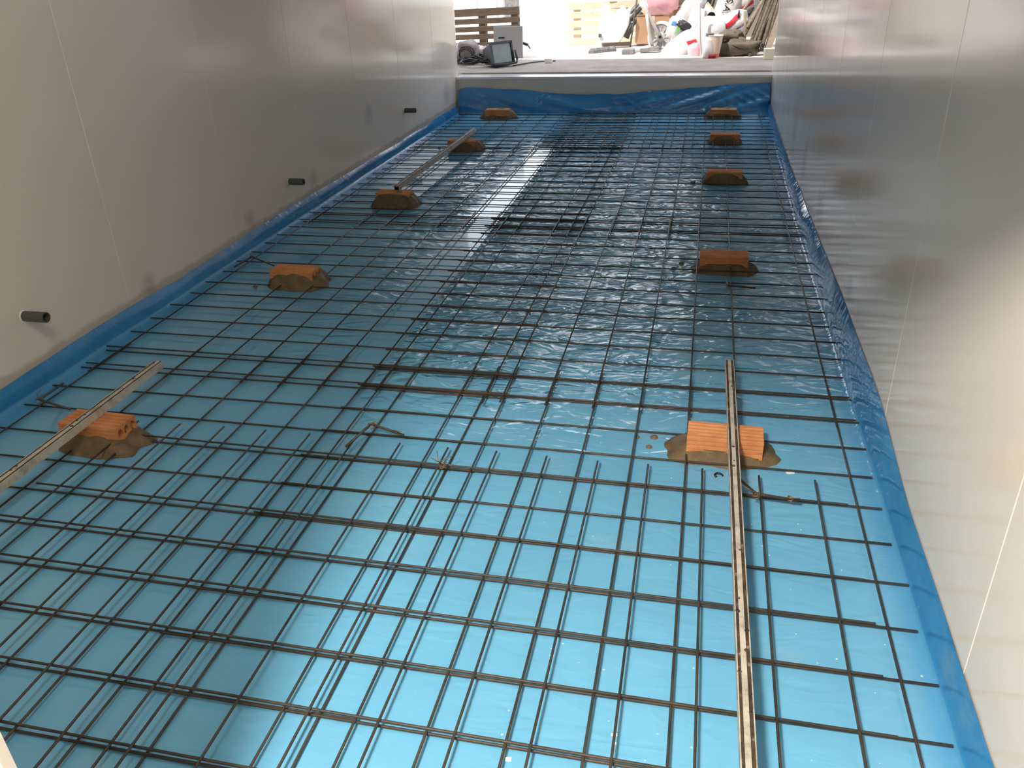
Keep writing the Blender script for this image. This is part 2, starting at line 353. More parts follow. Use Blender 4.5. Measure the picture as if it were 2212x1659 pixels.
def right_film(i, j):
    y = ys[j]; h = interp(RH, y) + 0.008 * nz(y * 2, 13); b = interp([(0, .004), (2.5, .008), (3.4, .02), (4.2, .03), (5, .04), (6, .05), (6.6, .035), (7.5, .02), (10.3, .02)], y)
    prof = [(XR - 0.003, h), (XR - 0.004 - b * (0.4 + 0.3 * nz(y * 3, 2)), h * 0.86), (XR - 0.006 - b * (0.9 + 0.5 * nz(y * 2.1, 9)), h * 0.6), (XR - 0.008 - b * (0.8 + 0.4 * nz(y * 2.6, 4)), h * 0.33), (XR - 0.012 - b * 0.4, 0.016), (XR - 0.03 - b * 0.3, 0.007), (XR - 0.06, 0.004)]
    if i < len(prof): return (prof[i][0], y, prof[i][1])
    t = (i - len(prof) + 1) / 20.0; x = XR - 0.06 - t * (2.17 - 0.06); return (x, y, 0.004 + 0.0016 * nz(x * 3, y * 2.6))
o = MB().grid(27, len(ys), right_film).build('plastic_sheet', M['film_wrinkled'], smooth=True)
tag(o, 'creased blue plastic sheet lapping over the smooth one, turned up the seamed bright wall', 'plastic sheet')
def end_film(i, j):
    x = XL + 0.03 + (XR - XL - 0.04) * i / 150.0; h = interp(EH, x) + 0.004 * nz(x * 7, 2)
    u = j / 13.0; bulge = interp([(-3.03, .06), (-2.3, .10), (-1.2, .09), (-.5, .13), (0.2, .20), (.6, .24), (.73, .2)], x)
    fr = min(1.0, max(0.0, (x + 1.3) / 0.8)); ph_r = x + 1.25 * u; ph_l = x - 1.0 * u     # creases fan from the two fixed corners
    rip = fr * (0.040 * nz(ph_r * 3.6, u * 0.5, 4) + 0.022 * nz(ph_r * 9.5, u * 0.8, 7)) + (1 - fr) * (0.030 * nz(ph_l * 2.6, u * 0.5, 11) + 0.010 * nz(ph_l * 8, u, 17))
    z = h * (1 - u) ** 1.05; y = YE - 0.006 - bulge * u ** 1.4 - (rip + 0.02) * 1.5 * math.sin(math.pi * min(1, u + 0.08))
    return (x, y, max(z, 0.008))
o = MB().grid(151, 14, end_film).build('plastic_sheet', M['film_flat'], smooth=True)
tag(o, 'blue plastic sheet hanging in slanting folds on the low end wall below the white edge', 'plastic sheet')

# ------------------------------------------------------------------ reinforcing meshes
BR = 0.0040
bmesh_bar = MB().tube([(-0.5, 0, 0), (0.5, 0, 0)], BR, 7)
bar_mesh = None
def add_bar(root, a, b, idx=[0]):
    global bar_mesh
    a, b = Vector(a), Vector(b)
    if bar_mesh is None:
        o = bmesh_bar.build('bar', M['rebar'], None, smooth=True); bar_mesh = o.data
        for p in bar_mesh.polygons:
            if len(p.vertices) > 4: p.use_smooth = False
    else:
        o = bpy.data.objects.new('bar', bar_mesh); C.objects.link(o)
    o.parent = root; d = b - a
    o.location = (a + b) / 2 - Vector(root.location)
    o.rotation_euler = d.to_track_quat('X', 'Z').to_euler(); o.scale = (d.length, 1, 1)
def mesh_sheet(label, xs, y0, y1, rows, x0, x1, z, jitter=0.005, tilt=0.0):
    root = thing('reinforcing_mesh', ((x0 + x1) / 2, (y0 + y1) / 2, 0.0), label, 'steel mesh', 'overlapping reinforcing meshes on the plastic')
    for y in rows:
        add_bar(root, (x0 + random.uniform(-.012, .012), y + tilt + random.uniform(-jitter, jitter), z), (x1 + random.uniform(-.012, .012), y + random.uniform(-jitter, jitter), z + random.uniform(0, .003)))
    for x in xs:
        add_bar(root, (x + random.uniform(-jitter, jitter), y0 + random.uniform(-.012, .012), z + 2 * BR), (x + random.uniform(-jitter, jitter), y1 + random.uniform(-.012, .012), z + 2 * BR))
    return root
XSR = [.61, .22, .02, -.18, -.38, -.58, -.78, -.98, -1.37]
XSL = [-2.87, -2.45, -2.25, -2.05, -1.85, -1.65, -1.455, -1.255, -.87]
z1, z2, z3 = 0.007, 0.0205, 0.034
rowsR1 = [3.325 - .1975 * k for k in range(15)]
rowsL1 = [3.335 - .1975 * k for k in range(15)]
rowsR2 = [3.12 + .191 * k for k in range(15)]; rowsL2 = [3.155 + .1925 * k for k in range(15)]
rowsR3 = [5.61 + .1925 * k for k in range(15)]; rowsL3 = [5.66 + .192 * k for k in range(15)]
rowsR4 = [8.26 + .19 * k for k in range(11)]; rowsL4 = [8.22 + .192 * k for k in range(11)]
mesh_sheet('rusty reinforcing mesh nearest the doorway beside the wall with pipe stubs', [x - .012 for x in XSL], .48, 3.42, rowsL1, -2.97, -.78, z1)
mesh_sheet('rusty reinforcing mesh under the long straightedge beside the bright wall', XSR, .46, 3.40, rowsR1, -1.48, .70, z2)
mesh_sheet('rusty reinforcing mesh around the second brick beside the wall with pipe stubs', XSL, 3.05, 5.95, rowsL2, -2.97, -.78, z1 + .0148)
mesh_sheet('rusty reinforcing mesh around the second brick from the doorway beside the bright wall', XSR, 3.05, 5.88, rowsR2, -1.485, .70, z2 + .0148)
mesh_sheet('rusty reinforcing mesh under the far straightedge lying on two bricks', XSL, 5.58, 8.44, rowsL3, -2.96, -.78, z1)
mesh_sheet('rusty reinforcing mesh around the middle brick beside the bright wall', XSR, 5.51, 8.41, rowsR3, -1.48, .70, z2)
mesh_sheet('rusty reinforcing mesh at the end wall beside the wall with pipe stubs', XSL, 8.1, 10.2, rowsL4, -2.96, -.78, z1 + .0148)
mesh_sheet('rusty reinforcing mesh at the end wall beside the bright wall', XSR, 8.1, 10.18, rowsR4, -1.48, .70, z2 + .0148)
mesh_sheet('rusty reinforcing mesh laid crosswise over the others nearest the doorway', [(.487 - .2003 * k) * .99 for k in range(15)], .44, 2.645, [2.523, 2.131, 1.935, 1.739, 1.543, 1.347, 1.151, .955, .56], -2.42, .57, z3, tilt=.02)
mesh_sheet('extra reinforcing mesh along the middle of the floor before the end wall', [.30 - .2 * k for k in range(10)], 8.15, 10.15, [8.22 + .191 * k for k in range(11)], -1.6, .40, z3 + .01)
# short bent lengths and wire ties
def wire_tie(name, parent, c, n=3, s=0.03, lab=None):
    m = MB(); rnd = random.Random(int(c[0] * 1000))
    for k in range(n):
        pts = []; a0 = rnd.uniform(0, 6)
        for q in range(7):
            a = a0 + q * 0.95; pts.append(Vector(c) + Vector((math.cos(a) * s * .45, math.sin(a) * s * .45, (q - 3) * s * 0.12 + 0.004)))
        pts.append(Vector(c) + Vector((rnd.uniform(-1, 1) * s * 1.6, rnd.uniform(-.6, 1) * s * 1.4, rnd.uniform(.3, 1.4) * s)))
        m.tube(pts, 0.0016, 5)
    return m.build(name, M['wire'], parent, smooth=True, origin=c)
def bent(label, pts_px, z=0.06, ties=1, up=0.02):
    pts = [G(px, py, z) for px, py in pts_px]
    for i, p in enumerate(pts):
        if i == 1: p.z += up
    pts[0].z = 0.045; pts[-1].z = z
    root = thing('bent_bar', pts[1], label, 'steel bar', 'short bent bars wired to the mesh')
    m = MB(); m.tube([pts[0], pts[0].lerp(pts[1], .93), pts[1], pts[1].lerp(pts[2], .07), pts[2]], 0.0055, 7)
    m.build('bar', M['rebar'], root, smooth=True, origin=pts[1])
    wire_tie('tie_wire', root, pts[1] + Vector((0, 0, -.01)))
    if ties > 1: wire_tie('tie_wire', root, pts[1].lerp(pts[2], 0.8), 2, 0.02)
bent('short bent bar tied with wire in the middle of the nearer floor', [(746, 958), (803, 925), (872, 940)], ties=2)
bent('short bent bar tied beside the brick under the near straightedge', [(134, 822), (88, 872), (152, 884)])
bent('short bent bar tied beside the second brick at the wall with pipe stubs', [(505, 572), (545, 561), (592, 574)])
bent('short bent bar wired to the mesh before the brick under the long straightedge', [(1598, 1028), (1632, 1077), (1725, 1082)], ties=2)
bent('short bent bar sticking out of the mortar of the second brick from the doorway', [(1564, 594), (1574, 617), (1632, 622)], up=0.0)
o = wire_tie('wire_tie', None, G(955, 1007, 0.06), 4, 0.03); tag(o, 'loose tie wire twisted around crossing bars in the middle of the nearer floor', 'wire')

# ------------------------------------------------------------------ bricks on mortar pats
def brick_mesh():
    L, Dp, Ht = 0.285, 0.125, 0.075
    def outline():
        pts = []
        def side(a, b, n, inward):
            a, b = Vector(a), Vector(b); q = Vector(inward)
            for k in range(n):
                t0 = k / n
                for f, dd in ((0.0, 0), (0.68, 0), (0.74, 1), (0.94, 1)):
                    pts.append(a.lerp(b, t0 + f / n) + q * (0.0042 * dd))
        hw, hh = Dp / 2, Ht / 2
        side((-hw, -hh), (hw, -hh), 6, (0, 1)); side((hw, -hh), (hw, hh), 4, (-1, 0)); side((hw, hh), (-hw, hh), 5, (0, -1)); side((-hw, hh), (-hw, -hh), 4, (1, 0))
        return pts
    bm = bmesh.new(); edges = []
    def loop(pts):
        vs = [bm.verts.new((-L / 2, p[0], p[1])) for p in pts]
        for a, b in zip(vs, vs[1:] + vs[:1]): edges.append(bm.edges.new((a, b)))
    loop(outline())
    for c in (-0.038, 0.0, 0.038):
        loop([(c + 0.0145 * math.cos(-k * math.pi / 7), 0.004 + 0.020 * math.sin(-k * math.pi / 7)) for k in range(14)])
    bmesh.ops.triangle_fill(bm, edges=edges, use_beauty=True)
    g = bmesh.ops.extrude_face_region(bm, geom=bm.faces[:])
    bmesh.ops.translate(bm, verts=[v for v in g['geom'] if isinstance(v, bmesh.types.BMVert)], vec=(L, 0, 0))
    bmesh.ops.recalc_face_normals(bm, faces=bm.faces)
    me = bpy.data.meshes.new('clay_brick'); bm.to_mesh(me); bm.free(); me.materials.append(M['brick']); return me
BM = brick_mesh()
def mortar(cx, cy, a, b, hgt, seed, label, drops=0, skew=0.0):
    m = MB(); NA, NRg = 40, 9; vs = []; fs = []
    for j in range(NRg):
        t = j / (NRg - 1)
        for k in range(NA):
            th = 2 * math.pi * k / NA; c, s = math.cos(th), math.sin(th)
            e = 1.0 / ((abs(c) ** 2.6 + abs(s) ** 2.6) ** (1 / 2.6))
            rr = e * (1 + 0.16 * nz(c * 2.1 + seed, s * 2.1) + 0.07 * nz(c * 6 + seed, s * 6, 3))
            x, y = c * a * rr * t, s * b * rr * t
            z = hgt * (1 - t ** (4.5 if hgt > .09 else 2.3)) * (1 + (0.12 if hgt > .09 else 0.35) * nz(x * 14 + seed, y * 14, 5)) + 0.004
            vs.append((cx + x + skew * y, cy + y, max(0.003, z) if t < 1 else 0.001))
    for j in range(NRg - 1):
        for k in range(NA): fs.append((j * NA + k, j * NA + (k + 1) % NA, (j + 1) * NA + (k + 1) % NA, (j + 1) * NA + k))
    m.add(vs, fs); rnd = random.Random(seed)
    for q in range(drops):
        dx, dy, r = cx - a * rnd.uniform(1.12, 1.7), cy + rnd.uniform(-1, .8) * b, rnd.uniform(.008, .02)
        m.lathe((dx, dy, 0.006), (0, 0, 1), [(0, r), (.005, r * .8), (.009, r * .4), (.010, 0.001)], 9)
    o = m.build('mortar_pat', M['mortar'], smooth=True, origin=(cx, cy, 0)); return tag(o, label, 'mortar', 'mortar pats under the bricks')
BW = [ # brick centre x, y, rotation, top z, mortar cx, cy, a, b, height, drops, words
 (0.165, 2.835, -1.2, .103, 0.155, 2.845, .22, .125, .062, 3, 'under the long straightedge beside the bright wall'),
 (-2.41, 2.53, -2.0, .103, -2.38, 2.52, .20, .13, .066, 0, 'under the near straightedge beside the wall with pipe stubs'),
 (-2.39, 4.385, -3.0, .107, -2.385, 4.41, .19, .145, .096, 1, 'second from the doorway beside the wall with pipe stubs'),
 (0.177, 4.97, 1.0, .105, 0.185, 4.97, .21, .135, .062, 2, 'second from the doorway beside the bright wall'),
 (-2.39, 6.20, -2.0, .105, -2.385, 6.20, .20, .15, .098, 0, 'under the nearer end of the far straightedge'),
 (0.198, 7.09, 0.0, .105, 0.20, 7.09, .19, .105, .098, 4, 'third from the doorway beside the bright wall'),
 (-2.38, 8.22, -2.0, .105, -2.36, 8.25, .20, .14, .1, 1, 'under the farther end of the far straightedge'),
 (0.215, 8.645, 0.0, .105, 0.215, 8.645, .175, .105, .098, 3, 'fourth from the doorway beside the bright wall'),
 (-2.43, 9.985, 1.0, .112, -2.43, 10.03, .24, .12, .108, 0, 'against the end wall beside the wall with pipe stubs'),
 (0.21, 10.02, 0.0, .112, 0.21, 10.06, .21, .12, .108, 3, 'against the end wall beside the bright wall'),
]
for i, (x, y, r, tz, mx, my, a, b, hh, dr, wd) in enumerate(BW):
    o = bpy.data.objects.new('clay_brick', BM); C.objects.link(o); o.location = (x, y, tz - 0.0375); o.rotation_euler = (0, 0, math.radians(r))
    tag(o, 'hollow clay brick ' + wd, 'brick', 'clay bricks set as level marks')
    mortar(mx, my, a, b, hh, i * 3 + 1, 'wet mortar pat of the brick ' + wd, dr)

# ------------------------------------------------------------------ straightedges
def rail(label, a, b, wdt=0.038, hgt=0.030, roll=0.0):
    a, b = Vector(a), Vector(b)
    root = thing('straightedge', a, label, 'straightedge', 'straightedges on the bricks')
    z = (b - a); L = z.length; z.normalize(); x = Vector((0, 0, 1)).cross(z).normalized() * -1; up = x.cross(z) * -1
    if up.z < 0: up = -up
    hw = wdt / 2
    prof = [(-hw, 0), (-hw, hgt), (-hw + .003, hgt), (-hw + .003, hgt - .004), (-hw + .0105, hgt - .004), (-hw + .0125, hgt - .001), (hw - .0110, hgt - .001), (hw - .0095, hgt - .004), (hw - .002, hgt - .004), (hw - .003, hgt), (hw, hgt), (hw, 0)]
    inner = [(hw - .003, .003), (hw - .003, hgt - .009), (-hw + .003, hgt - .009), (-hw + .003, .003)]
    m = MB(); n = len(prof)
    for p0 in (a,):
        vs = [a + x * u + up * v for u, v in prof] + [b + x * u + up * v for u, v in prof]
        fs = []
        for k in range(n): fs.append((k, (k + 1) % n, n + (k + 1) % n, n + k))
        m.add(vs, fs)
    groove_faces = {3, 4, 6, 7}
    m.mi = [1 if k in groove_faces else 0 for k in range(n)]
    # open hollow ends
    for e, q in ((a, z * 0.06), (b, -z * 0.06)):
        vi = [e + x * u + up * v for u, v in inner] + [e + q + x * u + up * v for u, v in inner]
        m.cur = 2; m.add(vi, [(0, 1, 5, 4), (1, 2, 6, 5), (2, 3, 7, 6), (3, 0, 4, 7), (4, 5, 6, 7)]); m.cur = 0
        out = [e + x * u + up * v for u, v in [(-hw, 0), (-hw, hgt - .005), (hw, hgt - .005), (hw, 0)]]
        inn = [e + x * u + up * v for u, v in [(-hw + .003, .003), (-hw + .003, hgt - .009), (hw - .003, hgt - .009), (hw - .003, .003)]]
        m.add(out + inn, [(0, 1, 5, 4), (1, 2, 6, 5), (2, 3, 7, 6), (3, 0, 4, 7)])
    o = m.build('profile', [M['rail'], M['groove'], M['pvc_dark']], root, origin=a)
    c = MB(); rnd = random.Random(int(L * 100))          # crusts of mortar stuck along the top
    for k in range(int(L * 7)):
        t = rnd.random(); p = a.lerp(b, t) + x * rnd.uniform(-hw * .75, hw * .75) + up * (hgt - .003); r = rnd.uniform(.004, .009)
        c.lathe(p, up, [(0, r), (.003, r * .8), (.005, r * .3)], 7)
    c.build('mortar_crust', M['groove'], root, smooth=True, origin=a)['kind'] = 'stuff'
rail('long mortar-smeared straightedge pointing at the doorway on the brick by the bright wall', (.186, 3.42, .104), (.206, .62, .104))
rail('near straightedge on the brick by the wall with pipe stubs, one end out of view', (-2.425, 3.02, .104), (-2.42, .75, .104), .042, .034)
rail('far straightedge lying on two bricks by the wall with pipe stubs', (-2.385, 6.24, .106), (-2.37, 8.66, .106), .044, .036)

# ------------------------------------------------------------------ pipe stubs
for (y, z, L, rr, wd) in ((2.955, .357, .125, .025, 'nearest the doorway'), (5.69, .302, .125, .0245, 'in the middle of the room'), (8.38, .367, .125, .0245, 'nearest the end wall')):
    root = thing('pipe_stub', (XL, y, z), 'short grey pipe stub sticking out of the wall ' + wd, 'pipe', 'pipe stubs in the wall')
    MB().lathe((XL - .005, y, z), (1, 0, 0), [(0, rr), (L, rr), (L, rr * .84), (L - .07, rr * .84), (L - .07, .0005)], 22).build('pipe', M['pvc'], root, smooth=False, origin=(XL, y, z))
    MB().lathe((XL, y, z), (1, 0, 0), [(-.002, rr * 1.25), (.003, rr * 1.22), (.004, rr * 1.02)], 22).build('hole_rim', M['seal'], root, origin=(XL, y, z))

# ------------------------------------------------------------------ small litter on the plastic
def chip(px, py, sx, sy, mat, label, rot=0.2):
    p = G(px, py, .006); m = MB().box(p, (sx, sy, .004), Matrix.Rotation(rot, 3, 'Z')); o = m.build('chip', mat, origin=p); tag(o, label, 'debris', 'scraps on the plastic')
chip(1327, 1587, .016, .006, M['white'], 'white scrap lying near the doorway, larger of a pair')
chip(1327, 1606, .012, .005, M['white'], 'white scrap lying near the doorway, smaller of a pair')
chip(1098, 1640, .016, .010, M['white'], 'white scrap on the plastic at the nearest edge of the view')
chip(1707, 1021, .03, .01, M['white'], 'white scrap on a bar beside the long straightedge')
chip(1696, 901, .035, .01, M['white'], 'white scrap on a bar behind the straightedge brick')
p = G(1552, 1028, .008); m = MB(); m.tube([p + Vector((.014 * math.cos(a), .014 * math.sin(a), .003)) for a in [k * .5 for k in range(9)]], .004, 7)
tag(m.build('rubber_clip', M['black'], smooth=True, origin=p), 'small black curved clip on the plastic before the straightedge brick', 'clip')

# ================================================================== the yard beyond the end wall
ZG = 0.45
def at(px, py, Y): return P(px, py, Y)
# pallets standing on edge
def pallet(label, x0, x1, Y, slats, mat, posts, tilt=0.0):
    """slats: (height of the middle, board height), from the top down; posts: x of the uprights behind the slats"""
    root = thing('wooden_pallet', ((x0 + x1) / 2, Y, ZG), label, 'pallet', 'pallets standing on edge')
    top = slats[0][0] + slats[0][1] / 2; bot = ZG
    for z, hh in slats:
        o = MB().bar((x0, Y + random.uniform(-.004, .004), z - tilt * .5 + random.uniform(-.005, .005)), (x1, Y, z + tilt * .5 + random.uniform(-.005, .005)), hh, .022, (0, 1, 0)).build('slat', mat, root, origin=((x0 + x1) / 2, Y, z)); bevel(o, .004, 1)
    for px in posts:
        MB().box((px, Y + .035, (bot + top) / 2 - .01), (.10, .05, top - bot - .03)).build('stringer', mat, root, origin=(px, Y + .035, bot))
        MB().box((px, Y + .072, (bot + top) / 2 - .01), (.12, .022, top - bot - .02)).build('back_board', mat, root, origin=(px, Y + .072, bot))
    return root
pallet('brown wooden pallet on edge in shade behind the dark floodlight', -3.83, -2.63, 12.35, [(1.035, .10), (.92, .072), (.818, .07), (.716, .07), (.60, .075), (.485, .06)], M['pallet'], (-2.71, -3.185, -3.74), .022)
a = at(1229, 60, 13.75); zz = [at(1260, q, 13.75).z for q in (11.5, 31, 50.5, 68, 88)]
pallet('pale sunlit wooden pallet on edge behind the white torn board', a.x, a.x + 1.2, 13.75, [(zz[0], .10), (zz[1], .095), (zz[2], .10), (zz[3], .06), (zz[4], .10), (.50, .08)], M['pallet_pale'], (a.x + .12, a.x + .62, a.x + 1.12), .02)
# grey board with a handle
b0, b1 = at(1067, 128, 12.12), at(1129, 128, 12.12)
root = thing('metal_panel', (b0.x, 12.12, ZG), 'grey sheet panel with dark grip leaning on the brown pallet', 'panel')
o = MB().box(((b0.x + b1.x) / 2, 12.16, ZG + .205), (b1.x - b0.x, .05, .41), Matrix.Rotation(-.12, 3, 'X')).build('board', M['greyboard'], root, origin=(b0.x, 12.12, ZG)); bevel(o, .006)
g = at(1083, 82, 12.07); MB().box(g + Vector((0, .01, 0)), (.085, .03, .018)).build('grip', M['black'], root, origin=g)
g2 = at(1083, 96, 12.07); MB().lathe(g2, (0, -1, 0), [(0, .05), (.012, .046), (.016, .02), (.016, .001)], 16).build('round_boss', M['greyboard'], root, origin=g2)
g3 = at(1140, 97, 12.2); root2 = thing('tool_handle', g3, 'small dark handle tip poking out behind the grey panel', 'tool')
MB().bar(g3 + Vector((-.10, .05, .03)), g3, .035, .03).build('grip', M['black'], root2, origin=g3); MB().bar(g3, g3 + Vector((.035, 0, -.05)), .02, .02).build('tip', M['sack_grey'], root2, origin=g3)
# floodlight
fc = at(1083, 125, 11.15); Rz = Matrix.Rotation(math.radians(50), 3, 'Z') @ Matrix.Rotation(math.radians(-12), 3, 'X') @ Matrix.Diagonal((.92, 1.05, .92))
fo = Vector((fc.x, 11.15, ZG + .165))
root = thing('floodlight', (fo.x, fo.y, ZG), 'dark floodlight with dusty grey glass lying on the ledge', 'floodlight')
m = MB()
fr = [(-.185, 0, -.15), (.185, 0, -.15), (.185, 0, .15), (-.185, 0, .15)]; bk = [(-.12, .24, -.10), (.12, .24, -.10), (.12, .24, .10), (-.12, .24, .10)]
m.add([fo + Rz @ Vector(v) for v in fr + bk], [(0, 1, 5, 4), (1, 2, 6, 5), (2, 3, 7, 6), (3, 0, 4, 7), (4, 5, 6, 7), (0, 3, 2, 1)])
bevel(m.build('housing', M['teal_black'], root, origin=fo), .012)
o = MB().box(fo + Rz @ Vector((0, -.014, 0)), (.31, .012, .245), Rz).build('glass', M['lens'], root, origin=fo)
m = MB()
for cx, cz, sx, sz in ((0, .14, .39, .03), (0, -.14, .39, .03), (-.18, 0, .03, .31), (.18, 0, .03, .31)): m.box(fo + Rz @ Vector((cx, -.016, cz)), (sx, .03, sz), Rz)
m.build('rim', M['teal_black'], root, origin=fo)
m = MB(); m.tube([fo + Rz @ Vector(v) for v in ((.21, -.05, .02), (.215, -.06, -.10), (.19, -.07, -.15), (0, -.07, -.16), (-.19, -.07, -.155))], .014, 8)
m.build('stand_bracket', M['black'], root, smooth=True, origin=fo)
# cable from floodlight to little box
cb = G(1185, 131, ZG + .03)
root = thing('junction_box', cb, 'small white box lying on the ledge at the end of a cable', 'box')
bevel(MB().box(cb, (.10, .07, .06)).build('case', M['cream'], root, origin=cb), .008)
MB().box(cb + Vector((0, -.037, 0)), (.08, .006, .045)).build('lid', M['white'], root, origin=cb)
m = MB(); p0 = G(1108, 142, ZG + .012); m.tube([p0, G(1125, 139, ZG + .012), G(1150, 134.5, ZG + .01), G(1176, 132.5, ZG + .012), G(1200, 131.5, ZG + .012)], .008, 6)
tag(m.build('power_cable', M['cable'], smooth=True, origin=p0), 'thin dark cable running from the floodlight to the small white box', 'cable')
# heap of black cables
for q in range(9):
    rnd = random.Random(q + 40); c = G(990 + q * 7.0, 136 + rnd.uniform(-9, 9), ZG); m = MB(); pts = []
    ra, rb = rnd.uniform(.15, .26), rnd.uniform(.12, .22); ph = rnd.uniform(0, 6)
    for k in range(26):
        an = ph + k * .5; s = 1 + .18 * math.sin(k * .9 + q)
        pts.append(Vector((c.x + ra * s * math.cos(an), c.y + rb * s * math.sin(an), ZG + .014 + .012 * q * .5 + .03 * (1 + math.sin(k * 1.3 + q)))))
    m.tube(pts, .013, 6)
    tag(m.build('cable_coil', M['cable'], smooth=True, origin=c), 'loose loop of black cable in the heap, ' + ['nearest the wall end', 'second from the wall end', 'third from the wall end', 'fourth from the wall end', 'in the middle of the heap', 'just past the middle of the heap', 'third from the floodlight', 'second from the floodlight', 'touching the floodlight'][q], 'cable', 'black cables heaped on the ledge')
# plastic bags by the wall
def lump(name, c, d, mat, label, cat, seed, rot=None, amp=.22, mats=None, group=None, res=22, extra=None):
    m = MB(); nu, nv = res, res // 2 + 2; vs = []; fs = []
    c = Vector(c); rot = rot or Matrix.Identity(3)
    for j in range(nv):
        ph = math.pi * j / (nv - 1)
        for i in range(nu):
            th = 2 * math.pi * i / nu
            v = Vector((math.sin(ph) * math.cos(th), math.sin(ph) * math.sin(th), math.cos(ph)))
            e = Vector([math.copysign(abs(q) ** .72, q) for q in v])
            k = 1 + amp * nz(v.x * 1.9 + seed, v.y * 1.9, v.z * 1.9) + amp * .5 * nz(v.x * 4.7 + seed, v.y * 4.7, v.z * 4.7)
            vs.append(c + rot @ Vector((e.x * d[0] * k, e.y * d[1] * k, e.z * d[2] * k)))
    for j in range(nv - 1):
        for i in range(nu): fs.append((j * nu + i, j * nu + (i + 1) % nu, (j + 1) * nu + (i + 1) % nu, (j + 1) * nu + i))
    m.add(vs, fs)
    o = m.build(name, mat, smooth=True, origin=c); tag(o, label, cat, group); return o
c = at(1008, 110, 11.55); lump('plastic_bag', (c.x, 11.55, ZG + .15), (.17, .12, .14), M['clear'], 'cloudy plastic bag holding a coil, beside the wall end', 'bag', 3)
pts = []
for k in range(30): pts.append(Vector((c.x + .03 + (.11 - .001 * k) * math.cos(k * .55), 11.43 - .002 * k, ZG + .13 + (.10 - .0012 * k) * math.sin(k * .55 + .2 * math.sin(k)))))
tag(MB().tube(pts, .0055, 6).build('hose_coil', M['pole_dark'], smooth=True, origin=pts[0]), 'brown hose coil against the cloudy bag beside the wall end', 'hose')
c = at(1038, 117, 11.75); lump('plastic_bag', (c.x, 11.75, ZG + .10), (.15, .10, .10), M['sack'], 'crumpled pale bag between the cloudy bag and the floodlight', 'bag', 9, amp=.4)

# white torn board, planks, rubble
Yb = 13.3
m = MB(); out = [(1288, 92), (1298, 40), (1297, 20), (1304, 9), (1313, 12), (1320, 26), (1327, 34), (1336, 22), (1343, 14), (1348, 14), (1352, 22), (1358, 17), (1361, 22), (1356, 55), (1342, 84), (1336, 92)]
pf = [at(x, y, Yb) for x, y in out]; n = len(pf); off = Vector((0.01, .05, 0))
m.add(pf + [p + off for p in pf], [tuple(range(n)), tuple(range(2 * n - 1, n - 1, -1))] + [(k, (k + 1) % n, n + (k + 1) % n, n + k) for k in range(n)])
root = thing('torn_board', (pf[0].x, Yb, ZG), 'large white torn board leaning in the sun before the pale pallet', 'board')
m.build('board', M['white'], root, origin=pf[0])
g = at(1296, 77, Yb - .02); MB().box(g, (.045, .01, .05)).build('printed_mark', M['pvc'], root, origin=g)
m = MB(); p0, p1 = G(1276, 109, ZG + .04), G(1328, 103.5, ZG + .04)
for k in range(9):
    q = p0.lerp(p1, (k + .5) / 9); m.lathe(q - Vector((0, 0, .04)), (0, 0, 1), [(0, .05), (.04, .045 + .01 * math.sin(k * 3)), (.065, .02), (.07, .001)], 8)
tag(m.build('stone_kerb', M['rubble'], origin=p0), 'low grey ragged strip of rubble before the white torn board', 'rubble')
p0, p1 = G(1301, 97, ZG + .05), G(1360, 94, ZG + .05)
tag(MB().bar(p0, p1, .09, .05).build('timber_beam', M['pole'], origin=p0), 'grey timber lying at the foot of the white torn board', 'timber')
g = G(1357, 111, ZG + .03); bevel(tag(MB().box(g, (.17, .22, .06)).build('grey_block', M['rubble'], origin=g), 'small dark grey block on the sunlit ground beside the planks', 'block'), .01)
p0, p1 = G(1345, 113, ZG + .016), G(1412, 100, ZG + .03)
tag(MB().bar(p0, p1, .16, .03).build('white_plank', M['white'], origin=p0), 'white plank lying from the grey block towards the wheel', 'plank')
p0, p1 = G(1383, 109, ZG + .03), G(1424, 105, ZG + .05)
tag(MB().bar(p0, p1, .10, .05).build('grey_plank', M['rubble'], origin=p0), 'grey plank in shadow below the wheel', 'plank')
# wheelbarrow upended: wheel and tube frame
wc = at(1428, 80, 12.75)
root = thing('hand_barrow', (wc.x, 12.75, ZG), 'upended barrow with a grey wheel and bent tube frame', 'barrow')
ax = Vector((-.45, -1, .1)).normalized()
MB().lathe(wc - ax * .03, ax, [(0, .17), (.0, .20), (.02, .212), (.05, .205), (.06, .18), (.055, .165), (.03, .165), (0, .17)], 30).build('tyre', M['tyre'], root, smooth=True, origin=wc)
wd = MB().lathe(wc, ax, [(.0, .166), (.018, .15), (.006, .12), (.006, .075), (.02, .065), (.028, .03), (.028, .001)], 30).build('rim', M['wheel'], root, origin=wc)
u = Vector((0, 0, 1)).cross(ax).normalized(); v = ax.cross(u)
for k in range(12):
    an = k * math.pi / 6; dr = u * math.cos(an) + v * math.sin(an)
    MB().bar(wc + ax * .012 + dr * .07, wc + ax * .012 + dr * .15, .014, .014, ax).build('spoke', M['wheel'], wd, origin=wc + ax * .012 + dr * .1)
MB().lathe(wc + ax * .02, ax, [(0, .02), (.02, .018), (.02, .001)], 12).build('hub_cap', M['black'], wd, origin=wc)
MB().tube([at(1384, -8, 12.65), at(1400, 30, 12.62), at(1414, 57, 12.62), at(1424, 76, 12.62)], .024, 8).build('frame_tube', M['steel'], root, smooth=True, origin=wc)
MB().tube([at(1397, 30, 12.6), at(1401, 60, 12.58), at(1406, 90, 12.56), at(1409, 98, 12.6)], .022, 8).build('frame_tube', M['steel'], root, smooth=True, origin=wc)
